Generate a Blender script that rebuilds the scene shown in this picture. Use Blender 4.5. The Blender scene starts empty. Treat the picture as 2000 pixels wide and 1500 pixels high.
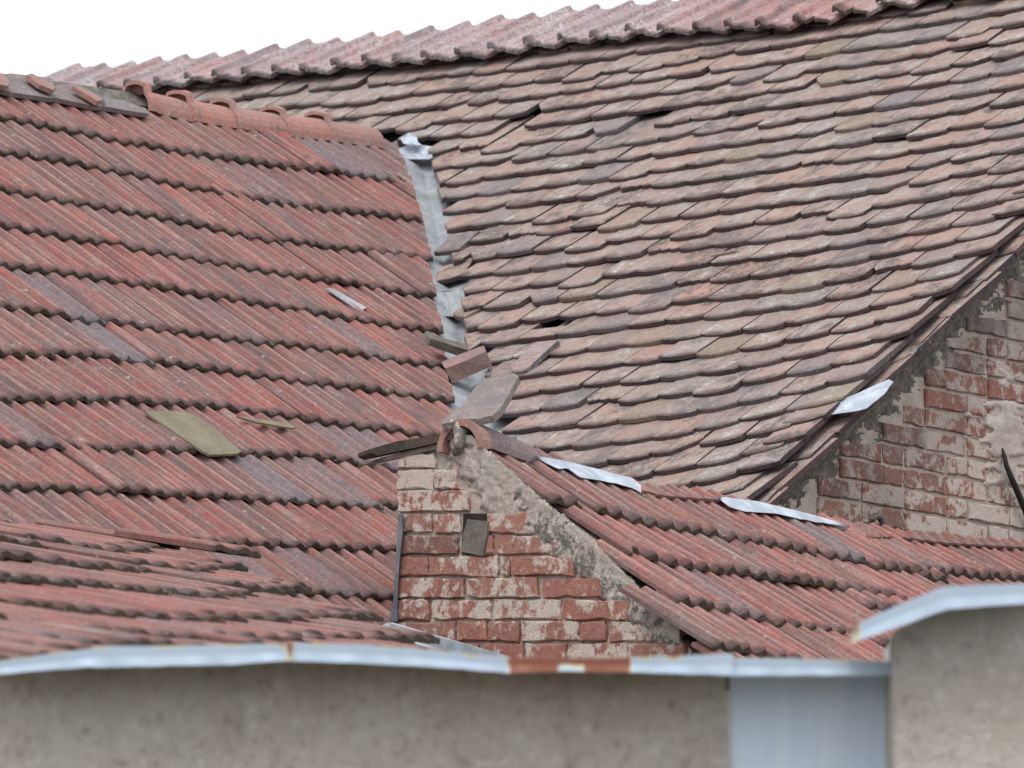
import bpy, bmesh, math, random
import numpy as np
from math import radians, sin, cos, tan, pi
from mathutils import Vector, Matrix, noise
random.seed(7)
R = random.random
def ru(a, b): return a + (b - a) * random.random()

# ------------------------------------------------------------------ camera, world, sun, exposure
S = bpy.context.scene
PH = radians(8.6); HF = radians(9.0)
cam = bpy.data.objects.new('camera', bpy.data.cameras.new('camera')); S.collection.objects.link(cam)
cam.location = (0, 0, 1.6); cam.rotation_euler = (pi/2 + PH, 0, 0)
cam.data.sensor_width = 36; cam.data.lens = 18 / tan(HF/2); cam.data.clip_start = .5; cam.data.clip_end = 3000
cam.data.dof.use_dof = True; cam.data.dof.focus_distance = 20.8; cam.data.dof.aperture_fstop = 8.5
S.camera = cam
W = bpy.data.worlds.new('World'); S.world = W; W.use_nodes = True
nt = W.node_tree; nt.nodes.clear()
SUN_EL, SUN_AZ = radians(58), radians(200)      # azimuth: direction the light comes from, clockwise from +Y
sky = nt.nodes.new('ShaderNodeTexSky'); sky.sky_type = 'NISHITA'; sky.sun_disc = False
sky.sun_elevation = SUN_EL; sky.sun_rotation = SUN_AZ; sky.air_density = 1; sky.dust_density = 4; sky.ozone_density = 1
hs = nt.nodes.new('ShaderNodeHueSaturation'); hs.inputs['Saturation'].default_value = .22
mx = nt.nodes.new('ShaderNodeMix'); mx.data_type = 'RGBA'; mx.inputs[0].default_value = .6
mx.inputs[7].default_value = (9.3, 9.7, 10.3, 1)          # even cloud cover over the whole sky
bg = nt.nodes.new('ShaderNodeBackground'); bg.inputs[1].default_value = .115
wo = nt.nodes.new('ShaderNodeOutputWorld')
nt.links.new(sky.outputs[0], hs.inputs['Color']); nt.links.new(hs.outputs[0], mx.inputs[6])
nt.links.new(mx.outputs[2], bg.inputs[0]); nt.links.new(bg.outputs[0], wo.inputs[0])
sl = bpy.data.lights.new('sun', 'SUN'); sl.energy = .7; sl.angle = radians(25); sl.color = (1, .97, .93)
sun = bpy.data.objects.new('sun', sl); S.collection.objects.link(sun)
sd = Vector((sin(SUN_AZ)*cos(SUN_EL), cos(SUN_AZ)*cos(SUN_EL), sin(SUN_EL)))
sun.rotation_euler = sd.to_track_quat('Z', 'Y').to_euler(); sun.location = (0, 5, 20)
S.view_settings.view_transform = 'Standard'; S.view_settings.look = 'None'; S.view_settings.gamma = 1
S.view_settings.use_curve_mapping = False; S.view_settings.exposure = .54
S.render.engine = 'CYCLES'

# ------------------------------------------------------------------ helpers
CAMP = Vector((0, 0, 1.6)); FW = Vector((0, cos(PH), sin(PH))); UP = Vector((0, -sin(PH), cos(PH))); XX = Vector((1, 0, 0))
FP = 1000 / tan(HF/2)
def ray(x, y): return FW + XX*((x-1000)/FP) + UP*((750-y)/FP)
def aty(x, y, Y): r = ray(x, y); return CAMP + r*(Y/r.y)
def proj(P):
    d = P - CAMP; w = d.dot(FW); return 1000 + FP*d.dot(XX)/w, 750 - FP*d.dot(UP)/w
class Plane:
    "a roof slope: B runs along the courses, D down the slope, N is the normal"
    def __init__(s, O, yaw, pitch):
        a = radians(yaw); p = radians(pitch); h = Vector((sin(a), -cos(a), 0))
        s.O = O; s.B = Vector((cos(a), sin(a), 0)); s.D = h*cos(p) - Vector((0, 0, sin(p))); s.N = h*sin(p) + Vector((0, 0, cos(p)))
    def hit(s, x, y, n=0):
        r = ray(x, y); return CAMP + r*(((s.O + s.N*n - CAMP).dot(s.N))/r.dot(s.N))
    def uv(s, x, y, n=0): p = s.hit(x, y, n) - s.O; return p.dot(s.B), p.dot(s.D)
    def pt(s, u, v, n=0): return s.O + s.B*u + s.D*v + s.N*n
class VPlane(Plane):
    "a vertical wall: B runs along it, D goes straight down, N faces out"
    def __init__(s, O, yaw):
        a = radians(yaw); s.O = O; s.B = Vector((cos(a), sin(a), 0)); s.D = Vector((0, 0, -1)); s.N = Vector((sin(a), -cos(a), 0))
def lerp(pts, x):
    if x <= pts[0][0]: a, b = pts[0], pts[1]
    elif x >= pts[-1][0]: a, b = pts[-2], pts[-1]
    else:
        for a, b in zip(pts, pts[1:]):
            if x <= b[0]: break
    return a[1] + (b[1]-a[1])*(x-a[0])/(b[0]-a[0])
def nz(x, y, z=0, s=1): return noise.noise(Vector((x*s, y*s, z)))
def fb(x, y, z=0): return .55*noise.noise(Vector((x, y, z))) + .3*noise.noise(Vector((x*2.3, y*2.3, z+7))) + .2*noise.noise(Vector((x*5.1, y*5.1, z+3)))

WO = {}                                                   # world origin of every parent
def empty(name, loc, label, cat, group=None):
    o = bpy.data.objects.new(name, None); S.collection.objects.link(o); o.location = loc; WO[o.name] = Vector(loc)
    o.empty_display_size = .2; tag(o, label, cat, group); return o
def tag(o, label=None, cat=None, group=None, kind=None):
    for k, v in (('label', label), ('category', cat), ('group', group), ('kind', kind)):
        if v: o[k] = v
    return o
def mesh(name, V, F, mats, fm=None, uv=None, smooth=False):
    m = bpy.data.meshes.new(name); m.from_pydata([tuple(v) for v in V], [], F); m.update()
    for k in (mats if isinstance(mats, (list, tuple)) else [mats]): m.materials.append(k)
    if fm: m.polygons.foreach_set('material_index', fm)
    if uv is not None:
        l = m.uv_layers.new(name='UVMap'); idx = np.zeros(len(m.loops), dtype=np.int32); m.loops.foreach_get('vertex_index', idx)
        l.data.foreach_set('uv', np.array(uv, dtype=np.float32)[idx].ravel())
    if smooth: m.polygons.foreach_set('use_smooth', [True]*len(m.polygons))
    return m
def obj(name, V, F, mats, parent=None, fm=None, smooth=False, uv=None, origin=None):
    V = [Vector(v) for v in V]
    if origin is None:
        origin = Vector((sum(v.x for v in V)/len(V), sum(v.y for v in V)/len(V), min(v.z for v in V)))
    if uv is None: uv = [(v.x, v.z) for v in V]
    o = bpy.data.objects.new(name, mesh(name, [v-origin for v in V], F, mats, fm, uv, smooth)); S.collection.objects.link(o)
    WO[o.name] = origin; o.location = origin - (WO[parent.name] if parent else Vector((0, 0, 0)))
    if parent: o.parent = parent
    return o
def inst(name, m, M, parent):
    o = bpy.data.objects.new(name, m); S.collection.objects.link(o); o.parent = parent
    o.matrix_basis = Matrix.Translation(-WO[parent.name]) @ M; WO[o.name] = M.to_translation(); return o
def frame(p, x, y, z):
    return Matrix(((x.x, y.x, z.x, p.x), (x.y, y.y, z.y, p.y), (x.z, y.z, z.z, p.z), (0, 0, 0, 1)))
def prism(P, off):
    "closed solid: outline P and the same outline moved by off"
    n = len(P); V = [Vector(p) for p in P] + [Vector(p)+off for p in P]
    return V, [list(range(n)), list(range(2*n-1, n-1, -1))] + [[i, i+n, (i+1) % n+n, (i+1) % n] for i in range(n)]
def slab(O, a, b, c):
    P = [O, O+a, O+a+b, O+b]; return prism(P, c)

# ------------------------------------------------------------------ materials
class NT:
    def __init__(s, name):
        s.m = bpy.data.materials.new(name); s.m.use_nodes = True; s.t = s.m.node_tree; s.b = s.t.nodes['Principled BSDF']
    def n(s, t, **k):
        o = s.t.nodes.new(t)
        for a, v in k.items(): setattr(o, a, v)
        return o
    def put(s, sock, v):
        if isinstance(v, bpy.types.NodeSocket): s.t.links.new(v, sock)
        elif v is not None: sock.default_value = v
    def math(s, op, a, b=None, c=None, clamp=False):
        o = s.n('ShaderNodeMath', operation=op, use_clamp=clamp); s.put(o.inputs[0], a)
        if b is not None: s.put(o.inputs[1], b)
        if c is not None: s.put(o.inputs[2], c)
        return o.outputs[0]
    def mix(s, f, a, b, mode='MIX'):
        o = s.n('ShaderNodeMix', data_type='RGBA', blend_type=mode); s.put(o.inputs[0], f); s.put(o.inputs[6], a); s.put(o.inputs[7], b); return o.outputs[2]
    def noise(s, vec, scale, detail=4, rough=.6, dist=0):
        o = s.n('ShaderNodeTexNoise'); s.put(o.inputs['Vector'], vec); o.inputs['Scale'].default_value = scale
        o.inputs['Detail'].default_value = detail; o.inputs['Roughness'].default_value = rough; o.inputs['Distortion'].default_value = dist; return o.outputs[0]
    def step(s, v, a, b, lo=0., hi=1.):
        o = s.n('ShaderNodeMapRange', interpolation_type='SMOOTHSTEP'); s.put(o.inputs[0], v)
        for i, k in enumerate((a, b, lo, hi)): o.inputs[i+1].default_value = k
        return o.outputs[0]
    def ramp(s, v, cols):
        o = s.n('ShaderNodeValToRGB'); s.put(o.inputs[0], v); e = o.color_ramp.elements
        while len(e) < len(cols): e.new(.5)
        for i, (p, c) in enumerate(cols): e[i].position = p; e[i].color = (*c, 1)
        return o.outputs[0]
    def xyz(s, v):
        o = s.n('ShaderNodeSeparateXYZ'); s.put(o.inputs[0], v); return o.outputs
    def vec(s, x, y, z):
        o = s.n('ShaderNodeCombineXYZ')
        for i, k in enumerate((x, y, z)): s.put(o.inputs[i], k)
        return o.outputs[0]
    def bump(s, h, strength, dist):
        o = s.n('ShaderNodeBump'); s.put(o.inputs['Height'], h); o.inputs['Strength'].default_value = strength; o.inputs['Distance'].default_value = dist; return o.outputs[0]
    def done(s, col, rough=.9, normal=None, metal=0, spec=.3):
        s.put(s.b.inputs['Base Color'], col); s.put(s.b.inputs['Roughness'], rough); s.put(s.b.inputs['Metallic'], metal)
        s.b.inputs['Specular IOR Level'].default_value = spec
        if normal: s.put(s.b.inputs['Normal'], normal)
        return s.m

def rnd(m):
    a = m.n('ShaderNodeObjectInfo').outputs['Random']; b = m.n('ShaderNodeNewGeometry').outputs['Random Per Island']
    return m.math('FRACT', m.math('ADD', a, b))
def clay(name, ramp, old, dark, pale, streak, tail, lichen, palet, edge=1.):
    m = NT(name); r = rnd(m); pos = m.n('ShaderNodeNewGeometry').outputs['Position']
    u = m.xyz(m.n('ShaderNodeUVMap').outputs[0]); oc = m.xyz(m.n('ShaderNodeObjectInfo').outputs['Color'])
    r2 = m.math('FRACT', m.math('MULTIPLY', r, 17.31)); r3 = m.math('FRACT', m.math('MULTIPLY', r, 71.7))
    c = m.ramp(r, ramp)
    zz = m.math('MULTIPLY', r, 40.)
    c = m.mix(1., c, m.ramp(r3, [(0, (.90,)*3), (.5, (1.,)*3), (1, (1.08,)*3)]), 'MULTIPLY')
    big = m.noise(pos, 2.2, 3); mid = m.noise(pos, 14, 6, .65); fine = m.noise(pos, 70, 5, .7); gr = m.noise(pos, 230, 3, .7)
    w = m.math('ADD', m.step(mid, .38, .68), m.math('MULTIPLY_ADD', r2, .5, -.25), clamp=True)
    c = m.mix(m.math('MULTIPLY', w, .85), c, (*old, 1))
    if streak:
        sv = m.noise(m.vec(m.math('MULTIPLY', u[0], 95.), m.math('MULTIPLY', u[1], 2.5), zz), 1., 5, .7)
        c = m.mix(m.step(sv, .50, .68, 0, .65*streak), c, (*pale, 1)); c = m.mix(m.step(sv, .48, .34, 0, .7*streak), c, (*dark, 1))
        if streak >= .8:                                      # rib highlights on crests and shade in grooves, painted into the colour
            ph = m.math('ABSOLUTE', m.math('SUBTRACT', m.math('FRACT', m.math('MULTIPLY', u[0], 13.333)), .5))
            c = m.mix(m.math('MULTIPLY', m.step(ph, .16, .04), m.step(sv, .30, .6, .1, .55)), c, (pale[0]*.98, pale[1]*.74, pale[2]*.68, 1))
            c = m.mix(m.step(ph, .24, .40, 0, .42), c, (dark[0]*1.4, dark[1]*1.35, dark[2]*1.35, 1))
        sv2 = m.noise(m.vec(m.math('MULTIPLY', u[0], 22.), m.math('MULTIPLY', u[1], 3), zz), 1., 3, .6)
        c = m.mix(m.step(sv2, .52, .72, 0, .6), c, (old[0]*.6, old[1]*.72, old[2]*.8, 1))
    # dark lichen crust in clusters
    lm = m.noise(m.vec(m.math('MULTIPLY', u[0], 14.), m.math('MULTIPLY', u[1], 9.), zz), 1., 6, .75)
    k = m.math('ADD', lm, m.math('MULTIPLY_ADD', big, .5, lichen)); k = m.math('ADD', k, m.math('MULTIPLY_ADD', r3, .16, -.08))
    c = m.mix(m.math('MULTIPLY', m.step(k, .80, .95), m.step(fine, .38, .56)), c, (*dark, 1))
    pl = m.math('ADD', mid, m.math('MULTIPLY_ADD', r2, .12, palet))
    c = m.mix(m.math('MULTIPLY', m.step(pl, .60, .72, 0, .8), m.step(fine, .46, .60)), c, (*pale, 1))
    vo = m.n('ShaderNodeTexVoronoi'); m.put(vo.inputs[0], pos); vo.inputs['Scale'].default_value = 26
    c = m.mix(m.math('MULTIPLY', m.step(vo.outputs[0], .2, .12), m.step(mid, .52, .6, 0, .8)), c, (*pale, 1))
    c = m.mix(m.math('MULTIPLY', m.math('SUBTRACT', 1., oc[2]), m.step(fine, .30, .62)), c, (.52, .49, .48, 1))
    # dirt gathers on the tail, where water drips
    tl = m.math('ADD', u[1], m.math('MULTIPLY_ADD', mid, .10, -.05))
    c = m.mix(m.step(tl, tail, 0., 0, .8), c, (dark[0]*.9, dark[1]*.8, dark[2]*.8, 1))
    c = m.mix(m.math('SUBTRACT', 1., oc[0]), c, m.mix(fine, (.13, .125, .13, 1), (.25, .235, .235, 1)))
    c = m.mix(m.math('SUBTRACT', 1., oc[1]), c, m.mix(fine, (.22, .18, .12, 1), (.33, .28, .2, 1)))
    c = m.mix(1., c, m.ramp(gr, [(.25, (.62, .62, .62)), (.72, (1.28, 1.28, 1.28))]), 'MULTIPLY')
    c = m.mix(1., c, m.ramp(fine, [(.28, (.72,)*3), (.7, (1.22,)*3)]), 'MULTIPLY')
    c = m.mix(1., c, m.vec(edge, edge*.98, edge*1.02), 'MULTIPLY')
    h = m.math('ADD', m.math('MULTIPLY', fine, .6), m.math('MULTIPLY', gr, .4))
    return m.done(c, .92, m.bump(m.math('ADD', h, mid), .55, .006), spec=.2)
RIB_R = [(0, (.305, .11, .092)), (.35, (.275, .105, .09)), (.6, (.23, .115, .10)), (.8, (.33, .12, .092)), (1, (.20, .115, .105))]
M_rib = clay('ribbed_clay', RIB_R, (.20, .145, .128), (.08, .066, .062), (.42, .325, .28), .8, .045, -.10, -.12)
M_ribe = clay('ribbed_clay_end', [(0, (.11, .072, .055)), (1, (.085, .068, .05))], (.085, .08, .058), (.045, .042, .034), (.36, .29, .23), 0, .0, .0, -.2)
FLAT_R = [(0, (.375, .265, .22)), (.25, (.365, .24, .195)), (.5, (.33, .24, .20)), (.7, (.395, .24, .19)), (.85, (.30, .24, .205)), (1, (.36, .275, .225))]
M_flat = clay('flat_clay', FLAT_R, (.35, .315, .27), (.11, .10, .09), (.50, .48, .44), 0, .045, .06, -.03)
M_flate = clay('flat_clay_end', [(0, (.115, .075, .073)), (1, (.09, .066, .067))], (.06, .05, .052), (.04, .038, .036), (.22, .18, .15), 0, .0, -.02, -.16)  # dirty tile ends, darkened further to paint the shade between courses
M_pale = clay('frosted_clay', [(0, (.38, .19, .165)), (.5, (.42, .21, .18)), (1, (.33, .19, .17))], (.34, .26, .24), (.12, .10, .095), (.58, .52, .51), .7, .03, .03, .0)
M_cap = clay('ridge_clay', [(0, (.43, .215, .17)), (.5, (.39, .205, .165)), (1, (.45, .24, .19))], (.33, .23, .195), (.13, .11, .10), (.5, .42, .38), 0, .0, -.08, -.10)
def plain(name, a, b, scale=12, rough=.9, bs=.5, bd=.01, metal=0, spec=.3, grain=True):
    m = NT(name); pos = m.n('ShaderNodeNewGeometry').outputs['Position']
    n1 = m.noise(pos, scale, 6, .65); n2 = m.noise(pos, scale*9, 4, .7)
    c = m.mix(m.step(n1, .35, .65), (*a, 1), (*b, 1))
    if grain: c = m.mix(1., c, m.ramp(n2, [(.25, (.75,)*3), (.75, (1.2,)*3)]), 'MULTIPLY')
    return m.done(c, rough, m.bump(m.math('ADD', n1, m.math('MULTIPLY', n2, .4)), bs, bd), metal, spec)
M_deck = plain('old_roof_boards', (.035, .03, .026), (.06, .05, .04), 6)
M_mortar = plain('lime_mortar', (.44, .37, .32), (.58, .50, .43), 22, bs=.9, bd=.012)
M_dmort = plain('dirty_mortar', (.13, .12, .10), (.30, .27, .23), 30, bs=1, bd=.02)
M_wood = plain('weathered_wood', (.12, .105, .09), (.2, .175, .15), 14)
M_olive = plain('mossy_board', (.19, .165, .11), (.25, .22, .15), 9)
M_zinc = plain('zinc_flashing', (.36, .40, .46), (.54, .59, .65), 14, .55, .3, .004, .15, .4, False)
M_zincd = plain('dull_lead', (.13, .145, .165), (.24, .26, .28), 9, .6, .5, .006, .3)
M_felt = plain('valley_sheet', (.28, .30, .315), (.42, .44, .455), 9, .7, .5, .01, .05)
M_black = plain('black_iron_and_shade', (.012, .011, .014), (.03, .026, .024), 20, .6)  # iron strap, and the painted shade of the beam hole
M_stone = plain('pale_stone', (.33, .29, .2), (.42, .38, .28), 30)
M_gnd = plain('yard_soil', (.11, .10, .085), (.17, .155, .12), .6)
def brick_mat():
    m = NT('brick_clay'); r = rnd(m); pos = m.n('ShaderNodeNewGeometry').outputs['Position']
    oc = m.xyz(m.n('ShaderNodeObjectInfo').outputs['Color'])
    c = m.ramp(r, [(0, (.36, .15, .115)), (.4, (.29, .13, .105)), (.7, (.38, .18, .135)), (1, (.24, .13, .115))])
    mid = m.noise(pos, 13, 6, .7, .2); fine = m.noise(pos, 45, 6, .7); gr = m.noise(pos, 190, 3, .7)
    c = m.mix(m.step(fine, .4, .7, 0, .6), c, (.46, .26, .2, 1)); c = m.mix(m.step(fine, .42, .28, 0, .6), c, (.18, .09, .075, 1))
    k = m.math('ADD', m.math('MULTIPLY_ADD', fine, .35, m.math('MULTIPLY', mid, .8)), m.math('MULTIPLY_ADD', oc[1], .5, -.25))
    c = m.mix(m.step(k, .58, .66, 0, .92), c, m.mix(gr, (.50, .42, .36, 1), (.70, .62, .55, 1)))
    sm = m.noise(pos, 5, 5, .7)
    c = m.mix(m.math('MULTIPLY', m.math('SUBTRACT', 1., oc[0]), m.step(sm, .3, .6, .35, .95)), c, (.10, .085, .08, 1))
    c = m.mix(1., c, m.ramp(gr, [(.25, (.75,)*3), (.75, (1.22,)*3)]), 'MULTIPLY')
    return m.done(c, .93, m.bump(m.math('ADD', m.math('MULTIPLY', k, 1.2), m.math('MULTIPLY', gr, .3)), .8, .012), spec=.2)
M_brick = brick_mat()
def plaster_mat():
    m = NT('old_plaster'); pos = m.n('ShaderNodeNewGeometry').outputs['Position']
    a = m.noise(pos, 7, 6, .65); b = m.noise(pos, 40, 6, .7); g = m.noise(pos, 200, 3, .7); oc = m.xyz(m.n('ShaderNodeObjectInfo').outputs['Color'])
    c = m.mix(m.step(a, .35, .65), (.54, .455, .40, 1), (.66, .59, .52, 1)); c = m.mix(m.step(b, .55, .7, 0, .6), c, (.46, .36, .31, 1))
    c = m.mix(m.step(b, .40, .3, 0, .8), c, (.74, .68, .62, 1))
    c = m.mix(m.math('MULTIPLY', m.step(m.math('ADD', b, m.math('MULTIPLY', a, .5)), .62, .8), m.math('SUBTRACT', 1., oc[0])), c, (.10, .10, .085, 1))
    c = m.mix(1., c, m.ramp(g, [(.25, (.8,)*3), (.75, (1.15,)*3)]), 'MULTIPLY')
    return m.done(c, .95, m.bump(m.math('ADD', b, m.math('MULTIPLY', g, .5)), .9, .01), spec=.15)
M_plast = plaster_mat()
def render_mat():
    m = NT('rough_cast_render'); pos = m.n('ShaderNodeNewGeometry').outputs['Position']; p = m.xyz(pos)
    a = m.noise(pos, 3.5, 5, .6); b = m.noise(pos, 42, 6, .65); g = m.noise(pos, 130, 4, .65)
    c = m.mix(m.step(a, .3, .7), (.58, .52, .45, 1), (.69, .63, .56, 1))
    st = m.noise(m.vec(m.math('MULTIPLY', p[0], 16.), p[1], m.math('MULTIPLY', p[2], 1.6)), 1., 4, .6)
    c = m.mix(m.step(st, .52, .75, 0, .45), c, (.41, .36, .30, 1)); c = m.mix(m.step(st, .45, .28, 0, .3), c, (.7, .66, .61, 1))
    c = m.mix(m.step(b, .54, .68, 0, .6), c, (.33, .285, .275, 1)); c = m.mix(m.step(b, .45, .35, 0, .6), c, (.78, .74, .70, 1))
    return m.done(c, .95, m.bump(m.math('ADD', m.math('MULTIPLY', b, 1.5), g), .9, .012), spec=.15)
M_render = render_mat()
def coping_mat():
    m = NT('painted_zinc_coping'); pos = m.n('ShaderNodeNewGeometry').outputs['Position']
    a = m.n('ShaderNodeAttribute', attribute_name='rust').outputs['Fac']
    n1 = m.noise(pos, 22, 5, .6); n2 = m.noise(pos, 4, 4, .6)
    c = m.mix(n2, (.42, .52, .64, 1), (.54, .64, .75, 1)); k = m.math('ADD', a, m.math('MULTIPLY_ADD', n1, .9, -.45))
    c = m.mix(m.step(k, .25, .45), c, (.62, .58, .40, 1)); c = m.mix(m.step(k, .42, .58), c, m.mix(n1, (.22, .075, .045, 1), (.34, .13, .08, 1)))
    return m.done(c, .5, m.bump(n1, .25, .004), .1, .4)
M_cop = coping_mat()
def panel_mat():
    m = NT('galvanised_panel'); pos = m.n('ShaderNodeNewGeometry').outputs['Position']; p = m.xyz(pos)
    st = m.noise(m.vec(m.math('MULTIPLY', p[0], 30.), p[1], m.math('MULTIPLY', p[2], 2.)), 1., 5, .65); n = m.noise(pos, 6, 4)
    c = m.mix(m.step(st, .3, .7), (.66, .77, .92, 1), (.74, .84, .96, 1)); c = m.mix(m.step(n, .5, .75, 0, .5), c, (.66, .73, .78, 1))
    return m.done(c, .6, m.bump(st, .2, .003), .1, .4)
M_panel = panel_mat()

# ------------------------------------------------------------------ planes of the place
V0 = aty(858, 480, 24)
L = Plane(V0, 50, 36)                                     # slope of the left wing
G = Plane(V0, -40, 36)                                    # slope of the big house
UV_VERGE = 3.06
GW = VPlane(G.pt(3.0, 0), 50)                             # gable wall of the big house
_w = GW.hit(1650, 1030); A0 = _w + GW.N*.12
A = Plane(A0, 50, 33)                                     # slope of the annex
AG = VPlane(A.hit(905, 890) - Vector((0, -.05, 0)), -47)  # its gable
P0 = L.hit(150, 1045, .05)
Q = Plane(P0, 50, 14)                                     # low pitched patch at lower left

# ------------------------------------------------------------------ ground
obj('ground', [(-1500, -200, 0), (1500, -200, 0), (1500, 2800, 0), (-1500, 2800, 0)], [[0, 1, 2, 3]], M_gnd)['kind'] = 'structure'

# ------------------------------------------------------------------ tile meshes
def flat_tile_mesh(w=.172, Ln=.36, t=.018, sag=.018, broken=0, seed=0):
    rr = random.Random(seed); n = 8; xs = [.0006 + (w-.0012)*i/n for i in range(n+1)]
    ys = [sag*abs(2*i/n-1)**2. + rr.uniform(-.0012, .0012) for i in range(n+1)]
    if broken == 1:
        k = rr.randint(2, 4)
        for i in range(k+1): ys[i] += (k-i+.6)*.018 + rr.uniform(0, .012)
    if broken == 2:
        k = rr.randint(2, 4)
        for i in range(k+1): ys[n-i] += (k-i+.6)*.018 + rr.uniform(0, .012)
    if broken == 3:
        for i in range(n+1): ys[i] += rr.uniform(.02, .055)
    bow = rr.uniform(-.004, .003)
    zf = lambda x: bow*(1-(2*x/w-1)**2)
    V = []; c = .004
    for x, y in zip(xs, ys): V.append((x, y, zf(x)))                       # bottom rim
    for x, y in zip(xs, ys): V.append((x, y, t-c+zf(x)))                   # upper rim before chamfer
    for x, y in zip(xs, ys): V.append((x, y+c, t+zf(x)))                   # top
    for x in xs: V.append((x, Ln, t+zf(x)))
    for x in xs: V.append((x, Ln, zf(x)))
    N = n+1; F = []; fm = []
    for i in range(n):
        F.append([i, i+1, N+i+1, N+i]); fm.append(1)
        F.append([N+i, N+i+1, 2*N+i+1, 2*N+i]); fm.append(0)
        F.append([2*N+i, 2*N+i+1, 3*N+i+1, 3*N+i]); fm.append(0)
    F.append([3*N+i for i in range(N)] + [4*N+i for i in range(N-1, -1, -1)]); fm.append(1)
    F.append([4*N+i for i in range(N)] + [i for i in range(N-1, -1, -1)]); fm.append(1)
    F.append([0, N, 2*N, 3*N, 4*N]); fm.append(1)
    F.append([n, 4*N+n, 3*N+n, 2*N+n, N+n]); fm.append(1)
    return V, F, fm
def rib_tile_mesh(w=.15, Ln=.40, t=.013, amp=.013, per=2, seed=0, chip=False, pr=None, bot=.45):
    rr = random.Random(seed); pr = pr or [(0, 0), (.2, .04), (.38, .86), (.5, 1.0), (.62, .84), (.80, .06)]
    xs, zs = [], []
    for k in range(per):
        for a, h in pr: xs.append((k+a)*w/per); zs.append(amp*h)
    xs.append(w); zs.append(0); xs = [x*.985+.001 for x in xs]
    N = len(xs); ys = [rr.uniform(-.003, .003) for _ in xs]
    if chip:
        k = rr.randint(0, N-4)
        for i in range(k, k+4): ys[i] += rr.uniform(.01, .03)
    zo = [rr.uniform(-.001, .001) for _ in xs]
    V = [(x, y, z*bot) for x, y, z in zip(xs, ys, zs)] + [(x, y, z+t-.004+o) for x, y, z, o in zip(xs, ys, zs, zo)] \
        + [(x, y+.006, z+t+o) for x, y, z, o in zip(xs, ys, zs, zo)] + [(x, Ln, z+t) for x, z in zip(xs, zs)] + [(x, Ln, z*bot) for x, z in zip(xs, zs)]
    F = []; fm = []
    for i in range(N-1):
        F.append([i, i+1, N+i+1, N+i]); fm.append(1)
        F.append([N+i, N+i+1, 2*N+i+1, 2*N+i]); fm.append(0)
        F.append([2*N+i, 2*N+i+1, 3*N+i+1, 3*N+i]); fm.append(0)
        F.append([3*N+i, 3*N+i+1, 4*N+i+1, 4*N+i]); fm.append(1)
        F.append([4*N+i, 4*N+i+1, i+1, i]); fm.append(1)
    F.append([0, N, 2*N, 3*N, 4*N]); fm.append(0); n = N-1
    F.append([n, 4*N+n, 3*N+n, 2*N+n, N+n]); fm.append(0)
    return V, F, fm
def bank(name, gens, mats):
    out = []
    for V, F, fm in gens: out.append((mesh(name, V, F, mats, fm, [(v[0], v[1]) for v in V]), V, F, fm))
    return out
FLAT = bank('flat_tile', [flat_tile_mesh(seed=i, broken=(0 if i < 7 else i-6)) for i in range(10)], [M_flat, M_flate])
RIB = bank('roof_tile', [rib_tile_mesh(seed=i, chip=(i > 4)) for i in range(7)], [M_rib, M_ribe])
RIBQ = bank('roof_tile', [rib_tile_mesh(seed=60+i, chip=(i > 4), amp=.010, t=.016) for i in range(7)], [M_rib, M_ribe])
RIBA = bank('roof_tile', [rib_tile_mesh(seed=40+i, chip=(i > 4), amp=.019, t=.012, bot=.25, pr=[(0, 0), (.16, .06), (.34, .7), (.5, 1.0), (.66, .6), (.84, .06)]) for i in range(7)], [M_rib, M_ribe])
def cut_tile(src, M, co, no, mats, name, parent):
    "copy of a tile, sawn off along a plane: everything on the side no points to goes"
    me = mesh(name, src[1], src[2], mats, src[3], [(v[0], v[1]) for v in src[1]]); Mi = M.inverted()
    co2 = Mi @ co; no2 = (M.to_3x3().transposed() @ no).normalized()
    bm = bmesh.new(); bm.from_mesh(me)
    g = bmesh.ops.bisect_plane(bm, geom=bm.verts[:]+bm.edges[:]+bm.faces[:], plane_co=co2, plane_no=no2, clear_outer=True)
    ed = [e for e in g['geom_cut'] if isinstance(e, bmesh.types.BMEdge)]
    bmesh.ops.holes_fill(bm, edges=[e for e in bm.edges if e.is_boundary], sides=0)
    if len(bm.faces) < 4: bm.free(); bpy.data.meshes.remove(me); return None
    bm.to_mesh(me); bm.free(); return inst(name, me, M, parent)
VN = Vector((1.409, .123, 0)).normalized()                # across the valley, to the right
def tile_frame(pl, u, v, slope, tail, head, Ln, rot=0, lift=0):
    x = (pl.B + pl.D*slope).normalized(); y = -pl.D; y = (y - x*y.dot(x)*.0).normalized()
    if rot: x2 = x*cos(rot) + y*sin(rot); y = y*cos(rot) - x*sin(rot); x = x2
    y = (y*Ln + pl.N*(head-tail)).normalized()
    z = x.cross(y).normalized(); y2 = y
    return frame(pl.pt(u, v, tail+lift), x, y2, z)

# ------------------------------------------------------------------ big house
HB = G.pt(3.0, 2.6); HB.z = 0
house = empty('old_house', HB, 'old brick house with a large steep roof of faded curved-end flat tiles, behind the others', 'house')
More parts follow.
